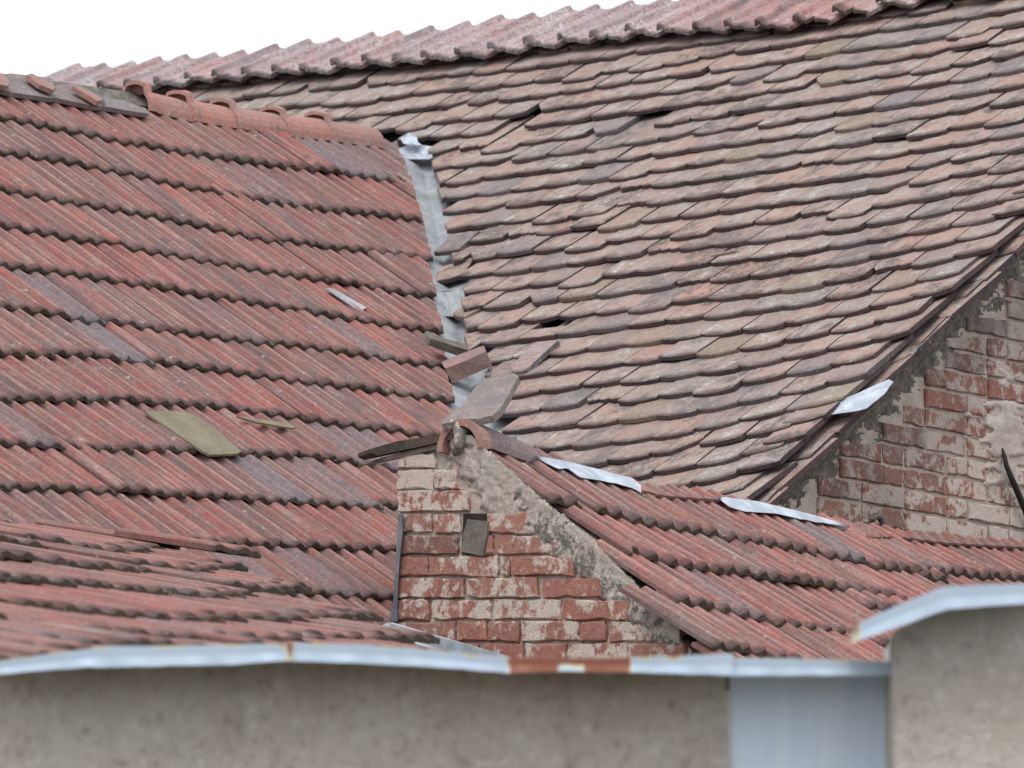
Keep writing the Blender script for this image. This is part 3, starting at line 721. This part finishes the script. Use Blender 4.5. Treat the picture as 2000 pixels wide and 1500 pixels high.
# right hand stretch of the same roof, one step lower
A2 = [[(1700, 1116), (1780, 1122), (1848, 1128), (1896, 1134), (1948, 1134), (2000, 1140), (2070, 1150), (2300, 1180)], [(1700, 1195), (2070, 1230), (2400, 1265)], [(1700, 1270), (2070, 1310), (2500, 1350)]]
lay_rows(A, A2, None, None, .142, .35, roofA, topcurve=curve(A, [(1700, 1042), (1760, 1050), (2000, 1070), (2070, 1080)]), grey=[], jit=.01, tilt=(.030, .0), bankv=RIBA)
# loose flat strips where the roof meets the wall
for pts in ([(1692, 1044), (1744, 1043), (1744, 1048), (1700, 1049)], [(1768, 1043), (1800, 1042), (1858, 1052), (2010, 1064), (2010, 1069), (1850, 1060), (1764, 1049)], [(1256, 958), (1300, 960), (1420, 972), (1420, 977), (1300, 968)]):
    plate('fillet_strip', pts, A, .05, .008, M_rib, roofA)
# white flashings
def flash(pl, tops, bots, n, name, parent, mat=M_zinc):
    V = []; F = []; N_ = 24; x0, x1 = tops[0][0], tops[-1][0]
    for i in range(N_+1):
        x = x0 + (x1-x0)*i/N_; yt = lerp(tops, x); yb = lerp(bots, x) + 2*nz(x*.06, 3)
        P = pl.hit(x, yt, n+.004); Q_ = pl.hit(x, yb, n - .004 + .003*nz(x*.09, 9)); 
        V += [P + pl.N*-.06 - pl.D*.02, P, (P+Q_)/2, Q_]
    for i in range(N_):
        for k in range(3): a = i*4+k; F.append([a, a+1, a+5, a+4])
    o = obj(name, V, F, mat, parent); md = o.modifiers.new('Solidify', 'SOLIDIFY'); md.thickness = .002; return o
flash(A, [(1040, 889), (1100, 899), (1180, 919), (1235, 934), (1252, 948)], [(1040, 891), (1070, 906), (1090, 915), (1110, 914), (1130, 931), (1160, 936), (1200, 943), (1240, 954), (1252, 962)], .055, 'flashing', roofA)
flash(A, [(1403, 969), (1480, 979), (1560, 998), (1620, 1014), (1660, 1027)], [(1403, 972), (1425, 990), (1450, 998), (1520, 1003), (1560, 1013), (1600, 1020), (1640, 1026), (1660, 1031)], .055, 'flashing', roofA)
# gable wall of the annex
wp = [(782, 884), (868, 862), (905, 872), (960, 915), (1020, 975), (1120, 1050), (1180, 1110), (1290, 1210), (1380, 1300), (1500, 1420), (1500, 1500), (776, 1500)]
P = [AG.hit(x, y) for x, y in wp]; P[-1].z = 0; P[-2].z = 0
V, F = prism(P, -AG.N*.28); wallA = obj('gable_wall', V, F, M_mortar, annex)
BR = [(886, 917, [(782, 856)]), (917, 957, [(780, 852), (853, 899)]), (958, 999, [(781, 920)]), (1003, 1042, [(783, 847), (850, 902), (954, 1032)]),
      (1046, 1084, [(781, 899), (950, 967), (969, 1100)]), (1088, 1126, [(780, 841), (843, 979), (983, 1000), (1002, 1125)]), (1129, 1168, [(779, 912), (917, 1055), (1063, 1182)]),
      (1171, 1211, [(778, 843), (846, 962), (967, 1099), (1102, 1236)]), (1214, 1254, [(778, 895), (898, 955), (958, 1018), (1021, 1134), (1136, 1188), (1193, 1325)]),
      (1258, 1297, [(778, 843), (846, 940), (944, 1026), (1030, 1110), (1113, 1228), (1231, 1345)]), (1300, 1340, [(778, 900), (904, 1030), (1034, 1160), (1164, 1290)])]
c = 500
for ya, yb, xs in BR:
    for xa, xb in xs:
        dy = ru(-1, 1)
        Qd = [AG.hit(xa+1, ya+1+dy), AG.hit(xb-1, ya+1+ru(-1, 1)), AG.hit(xb-1, yb-1+dy), AG.hit(xa+1, yb-1)]
        o = brick(AG, Qd, wallA, seed=c, proud=.014, jit=.006); c += 1
        pale = .72 if ya < 1000 else .50
        if (xa, ya) in ((967, 1171), (846, 1171), (1193, 1214), (1113, 1258), (1021, 1214)): pale = .62
        if (xa, ya) in ((1063, 1129), (780, 1088), (1136, 1214)): pale = .38
        o.color = (1-(.5 if (xa, ya) == (781, 1046) else 0), pale + ru(-.04, .04), 1, 1)
verge = [(868, 850), (905, 880), (1010, 975), (1060, 1020), (1140, 1085), (1225, 1170), (1345, 1285)]
def maskA(x, y):
    d = y - lerp(verge, x)                                    # below the verge
    if d < -45 or x > 1330: return -1
    if x < 783 or y < 888 - .27*(x-782) and x < 880: return -1
    if 901 < x < 956 and 1004 < y < 1090: return -1
    s = 0
    if y < 1045: s = .55 - abs(x-(935+.75*(y-930)))/85.
    if x > 1060: s = max(s, .42 - abs(x-(1120+.8*(y-1095)))/55.) if y < 1210 else s
    s = max(s, .12 if y < 925 else -1)
    if x > 1055: s = -1
    if d < 50 and x > 900: s = max(s, .30 - d*.003)
    return s + .45*fb(x*.035, y*.035, 6) - .12
o = plaster(AG, (778, 850, 1340, 1290), 3.5, maskA, 'plaster_patch', wallA, col=.72); o['kind'] = 'stuff'
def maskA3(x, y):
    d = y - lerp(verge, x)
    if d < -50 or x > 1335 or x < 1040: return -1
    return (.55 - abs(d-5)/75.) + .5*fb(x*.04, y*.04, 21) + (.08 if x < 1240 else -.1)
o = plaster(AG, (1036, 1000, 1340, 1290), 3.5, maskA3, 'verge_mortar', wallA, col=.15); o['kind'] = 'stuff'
def maskA2(x, y):
    if y - lerp(verge, x) < 4: return -1
    if x < 783 or y > 1270 or y < 1000 or (901 < x < 956 and y < 1090): return -1
    return .42*fb(x*.05, y*.07, 16) + .22*fb(x*.14, y*.16, 3) - .17 + (.10 if 1195 < y < 1270 and x > 900 else 0)
o = plaster(AG, (778, 1000, 1340, 1272), 3, maskA2, 'mortar_residue', wallA, col=.85); o['kind'] = 'stuff'
# black plate painting a hole's shade, and the end of a timber beam
V, F = prism([AG.hit(x, y, .004) for x, y in ((905, 1003), (956, 1003), (956, 1022), (950, 1086), (901, 1083))], -AG.N*.02); obj('cavity_shade', V, F, M_black, wallA)
V, F = prism([AG.hit(x, y, .02) for x, y in ((913, 1014), (953, 1018), (950, 1050), (943, 1086), (902, 1078), (905, 1040))], -AG.N*.2); obj('beam_end', V, F, M_wood, wallA)
# wall behind / left return, and a scrap of roof over it
al = AG.hit(779, 890); bdir = L.B
V, F = prism([Vector((al.x+.005, al.y+.02, 0)), Vector((al.x+.005, al.y+.02, al.z-.01)), Vector((al.x+.005, al.y+.02, al.z-.01))+bdir*1.3, Vector((al.x+.005, al.y+.02, 0))+bdir*1.3], Vector((bdir.y, -bdir.x, 0))*.25)
obj('side_wall', V, F, M_plast, annex)
# projecting tile to the left of the apex, seen from below
p0 = AG.hit(726, 876, .03); p1 = AG.hit(884, 842, .03); q = (p1-p0); back = Vector((-.05, .32, .03))
V, F = prism([p0, p0+q*.3+Vector((0, 0, .006)), p0+q*.7, p1, p1+Vector((0, 0, -.024)), p0+q*.6+Vector((0, 0, -.026)), p0+q*.08+Vector((0, 0, -.026)), p0+Vector((0, 0, -.012))], back); obj('verge_tile', V, F, [M_ribe], annex)
p0 = AG.hit(748, 893, .02); p1 = AG.hit(868, 862, .02); q = p1-p0
V, F = prism([p0, p1, p1+Vector((0, 0, -.018)), p0+Vector((0, 0, -.012))], back*.8); obj('verge_board', V, F, M_wood, annex)
# cap tile, mortar head and leaning slab on the apex
yc = A.hit(925, 885).y - .03
c0 = aty(916, 876, yc); c1 = c0 + A.B*.25 + Vector((0, 0, -.028))
half_round(c0, c1, .082, .070, 'ridge_cap', M_cap, annex, collar=False, seed=9).color = (.3, 1, 1, 1)
half_round(c0-A.B*.045+Vector((0, 0, -.004)), c0+Vector((0, 0, -.004)), .090, .088, 'ridge_collar', M_cap, annex, collar=False, th=.022, seed=10).color = (.85, 1, 1, 1)
def blob(cx, cy, Y, rx, ry, rz, name, mat, parent, seed=0, amp=.25):
    V = []; F = []; nu, nv = 14, 9; c = aty(cx, cy, Y)
    for j in range(nv+1):
        th = pi*j/nv
        for i in range(nu):
            a = 2*pi*i/nu; d = Vector((sin(th)*cos(a), sin(th)*sin(a), cos(th))); k = 1 + amp*noise.noise(d*1.7 + Vector((seed*3.3, 0, 0))) + amp*.5*noise.noise(d*4 + Vector((seed, 5, 0)))
            V.append(c + Vector((d.x*rx, d.y*ry, d.z*rz))*k)
    for j in range(nv):
        for i in range(nu): F.append([j*nu+i, (j+1)*nu+i, (j+1)*nu+(i+1) % nu, j*nu+(i+1) % nu])
    return obj(name, V, F, mat, parent, smooth=True)
blob(899, 858, AG.hit(899, 858).y, .032, .05, .050, 'mortar_head', M_plast, annex, 1, .55).color = (.3, 1, 1, 1)
blob(884, 832, AG.hit(899, 858).y, .022, .03, .02, 'mortar_lump', M_mortar, annex, 2)
TP = Plane(aty(940, 780, AG.hit(905, 860).y+.1), -30, 30)
o = plate('slab_tile', [(863, 828), (862, 821), (905, 790), (925, 760), (948, 739), (985, 733), (1004, 729), (1013, 735), (1003, 752), (990, 777), (976, 800), (962, 811), (935, 818), (905, 818), (885, 824)], TP, 0, .022, M_flat, annex); o.color = (.35, .8, 1, 1)
# flashings on the left of the wall
V, F = prism([AG.hit(x, y, .03) for x, y in ((778, 1004), (786, 1004), (786, 1040), (779, 1110), (776, 1180), (776, 1214), (760, 1214), (768, 1170), (773, 1090))], -AG.N*.01 + Vector((0, .06, 0)))
obj('lead_flashing', V, F, M_zincd, annex)
yq = AG.hit(780, 1220, .10).y
V, F = prism([aty(x, y, yq - dy) for x, y, dy in ((736, 1226, 0), (758, 1216, 0), (768, 1216, 0))] + [AG.hit(x, y, .10) for x, y in ((1000, 1284), (1000, 1330), (790, 1330))], Vector((0, .012, 0)))
obj('zinc_flashing', V, F, M_zinc, annex).color = (1, 1, 1, 1)

# ------------------------------------------------------------------ loose things in the valley
def block(name, label, cat, cx, cy, pl, n, dims, ang, mat, jit=.006, seed=0, tiltx=0):
    rr = random.Random(seed); c = pl.hit(cx, cy, n); x = pl.B*cos(ang) + pl.D*sin(ang); y = -pl.B*sin(ang) + pl.D*cos(ang); z = pl.N
    V = []
    for sz in (-1, 1):
        for sx, sy in ((-1, -1), (0, -1.03), (1, -1), (1.02, 0), (1, 1), (0, 1.03), (-1, 1), (-1.02, 0)):
            V.append(c + x*(sx*dims[0]/2+rr.uniform(-jit, jit)) + y*(sy*dims[1]/2+rr.uniform(-jit, jit)) + z*(sz*dims[2]/2+rr.uniform(-jit, jit)*.6))
    F = [list(range(7, -1, -1)), list(range(8, 16))] + [[i, (i+1) % 8, 8+(i+1) % 8, 8+i] for i in range(8)]
    o = obj(name, V, F, mat, uv=[(.05, .2)]*16); tag(o, label, cat); o.color = (.9, 1, 1, 1); return o
block('loose_brick', 'chipped brown brick lying across the foot of the valley gutter', 'brick', 912, 712, G, .10, (.15, .075, .06), -.75, M_cap, seed=3).color = (.6, 1, 1, 1)
block('broken_tile', 'long grey broken tile piece jammed between the valley gutter and the ribbed tiles', 'tile', 872, 674, L, .09, (.17, .055, .03), .35, M_wood, seed=4)
def loose_tile(label, x, y, pl, n, rot, sx, sy, tilt, col, vr=0):
    M = frame(pl.hit(x, y, n), pl.B, -pl.D, pl.N); M[0][0:3] = M[0][0:3]
    x_ = pl.B*cos(rot) + pl.D*-sin(rot); y_ = (-pl.D*cos(rot) - pl.B*sin(rot) + pl.N*tilt).normalized(); z_ = x_.cross(y_).normalized()
    M = frame(pl.hit(x, y, n), x_, y_, z_) @ Matrix.Diagonal((sx, sy, 1, 1))
    o = bpy.data.objects.new('broken_tile', FLAT[vr][0]); S.collection.objects.link(o); o.matrix_basis = M
    tag(o, label, 'tile'); o.color = col; return o
loose_tile('square reddish tile piece bridging the middle of the valley gutter', 846, 560, G, .03, .35, .80, .42, -.02, (1, 1, 1, 1), 1)
loose_tile('mottled grey tile tipped over the valley gutter, directly above the square reddish one', 848, 502, G, .045, -.05, .75, .40, .02, (.55, 1, 1, 1), 2)
loose_tile('rounded olive brown mossy tile piece at the right side of the valley gutter', 884, 622, G, .04, -.45, .62, .42, .0, (.9, .35, 1, 1), 3)
loose_tile('pale chipped tile leaning half way down between the loose brick and the flat tiles', 945, 745, G, .035, -.30, .8, .6, .02, (.8, 1, .8, 1), 8)
loose_tile('long pale weathered tile lying askew on the flat tiles just right of the loose brick', 985, 738, G, .055, -.05, .6, .6, .02, (.8, 1, .7, 1), 7)
block('tile_splinter', 'thin straight tile splinter lying on the flat tiles in the upper right', 'tile', 1414, 497, G, .055, (.10, .018, .016), -.12, M_flat, seed=9, jit=.002)
tag(blob(1293, 171, G.hit(1293, 171, .05).y, .017, .02, .022, 'loose_stone', M_stone, None, 5), 'small pale stone resting on the flat tiles near the top', 'stone')

# ------------------------------------------------------------------ foreground walls
YF = 12.0
def coping(top, bot, Y, name, parent, rust, dep=.22, zt=.010):
    "folded sheet: front lip, top running back, hem under the lip"
    x0, x1 = top[0][0], top[-1][0]; n = max(4, int((x1-x0)/9)); V = []; F = []; rs = []
    for i in range(n+1):
        x = x0 + (x1-x0)*i/n; yt = lerp(top, x) + .9*nz(x*.03, 1, Y); yb = lerp(bot, x) + 1.2*nz(x*.025, 4, Y)
        a, b = aty(x, yt, Y), aty(x, yb, Y); w = Vector((0, .004*nz(x*.02, 8), 0))
        V += [a + Vector((0, dep, zt)), a + Vector((0, .006, .001)), a + w, (a+b)/2 + Vector((0, .002, 0)) + w, b + w*2, b + Vector((0, .012, .002))]
        for k, yy in enumerate((yt-6, yt-4, yt, (yt+yb)/2, yb, yb)): rs.append(rust(x, yy))
    for i in range(n):
        for k in range(5): a = i*6+k; F.append([a, a+1, a+7, a+6])
    o = obj(name, V, F, M_cop, parent); at = o.data.attributes.new('rust', 'FLOAT', 'POINT'); at.data.foreach_set('value', rs)
    md = o.modifiers.new('Solidify', 'SOLIDIFY'); md.thickness = .0015; md.offset = -1; return o
def rust(x, y):
    s = 0
    s = max(s, .75 - abs(x-(563+(1290-y)*.15))/16)
    if 985 < x < 1240: s = max(s, min(1, (x-985)/26, (1240-x)/22) + (.2 if y < 1300 else 0))
    if 1088 < x < 1140 and y > 1288: s -= .75
    if x > 1656 and x < 1690 and 1180 < y < 1272: s = max(s, .62 - abs(x-1672)/40)
    yt = lerp(TOPC, x)
    if y < yt + 2 and x < 1660: s = max(s, .36 + .3*nz(x*.03, 5))
    return s
TOPC = [(-60, 1299), (0, 1291), (184, 1264), (300, 1263), (560, 1257), (720, 1260), (990, 1285), (1100, 1286), (1330, 1280), (1425, 1278), (1436, 1286), (1750, 1292)]
low = empty('rendered_wall', (aty(700, 1400, YF).x, YF+.1, 0), 'long beige rough-rendered wall with a wavy blue-grey metal coping across the bottom', 'wall')
def wall_from(px, Y, th, name, parent, mat):
    P = [aty(x, y, Y) for x, y in px]; P[-1].z = P[-2].z = 0; V, F = prism(P, Vector((0, th, 0))); return obj(name, V, F, mat, parent)
wall_from([(-80, 1312), (184, 1292), (560, 1280), (720, 1280), (990, 1300), (1330, 1305), (1418, 1306), (1420, 1400), (1424, 1500), (1424, 1600), (-80, 1600)], YF+.15, .25, 'wall_body', low, M_render)
for t_, b_ in (([(-60, 1299), (0, 1291), (100, 1277), (186, 1266)], [(-60, 1328), (0, 1317), (100, 1308), (186, 1302)]),
               ([(180, 1263), (300, 1262), (420, 1260), (585, 1256)], [(180, 1304), (300, 1301), (450, 1298), (585, 1289)]),
               ([(578, 1256), (720, 1260), (850, 1270), (992, 1285)], [(578, 1291), (720, 1296), (850, 1303), (992, 1314)]),
               ([(984, 1284), (1100, 1286), (1230, 1285), (1330, 1281), (1432, 1277)], [(984, 1315), (1100, 1311), (1230, 1313), (1330, 1316), (1432, 1319)]),
               ([(1428, 1285), (1560, 1287), (1749, 1292)], [(1428, 1320), (1560, 1319), (1749, 1319)])):
    coping(t_, b_, YF + ru(-.006, .006), 'coping_sheet', low, rust)
wall_from([(1424, 1306), (1770, 1306), (1770, 1600), (1440, 1600)], YF+.17, .02, 'metal_panel', low, M_panel)
high = empty('rendered_wall', (aty(1880, 1400, YF-.3).x, YF-.2, 0), 'taller beige rough-rendered wall with a sloping metal coping at the lower right corner', 'wall')
YH = YF - .25
wall_from([(1748, 1232), (1850, 1180), (1920, 1174), (2090, 1168), (2090, 1600), (1730, 1600)], YH+.12, .35, 'wall_body', high, M_render)
for t_, b_ in (([(1664, 1240), (1672, 1224), (1700, 1206), (1760, 1180), (1834, 1151)], [(1664, 1256), (1700, 1243), (1760, 1222), (1834, 1195)]),
               ([(1826, 1152), (1850, 1146), (1900, 1144), (2080, 1138)], [(1826, 1198), (1850, 1190), (1920, 1184), (2080, 1175)])):
    coping(t_, b_, YH + ru(-.006, .006), 'coping_sheet', high, rust, dep=.3)
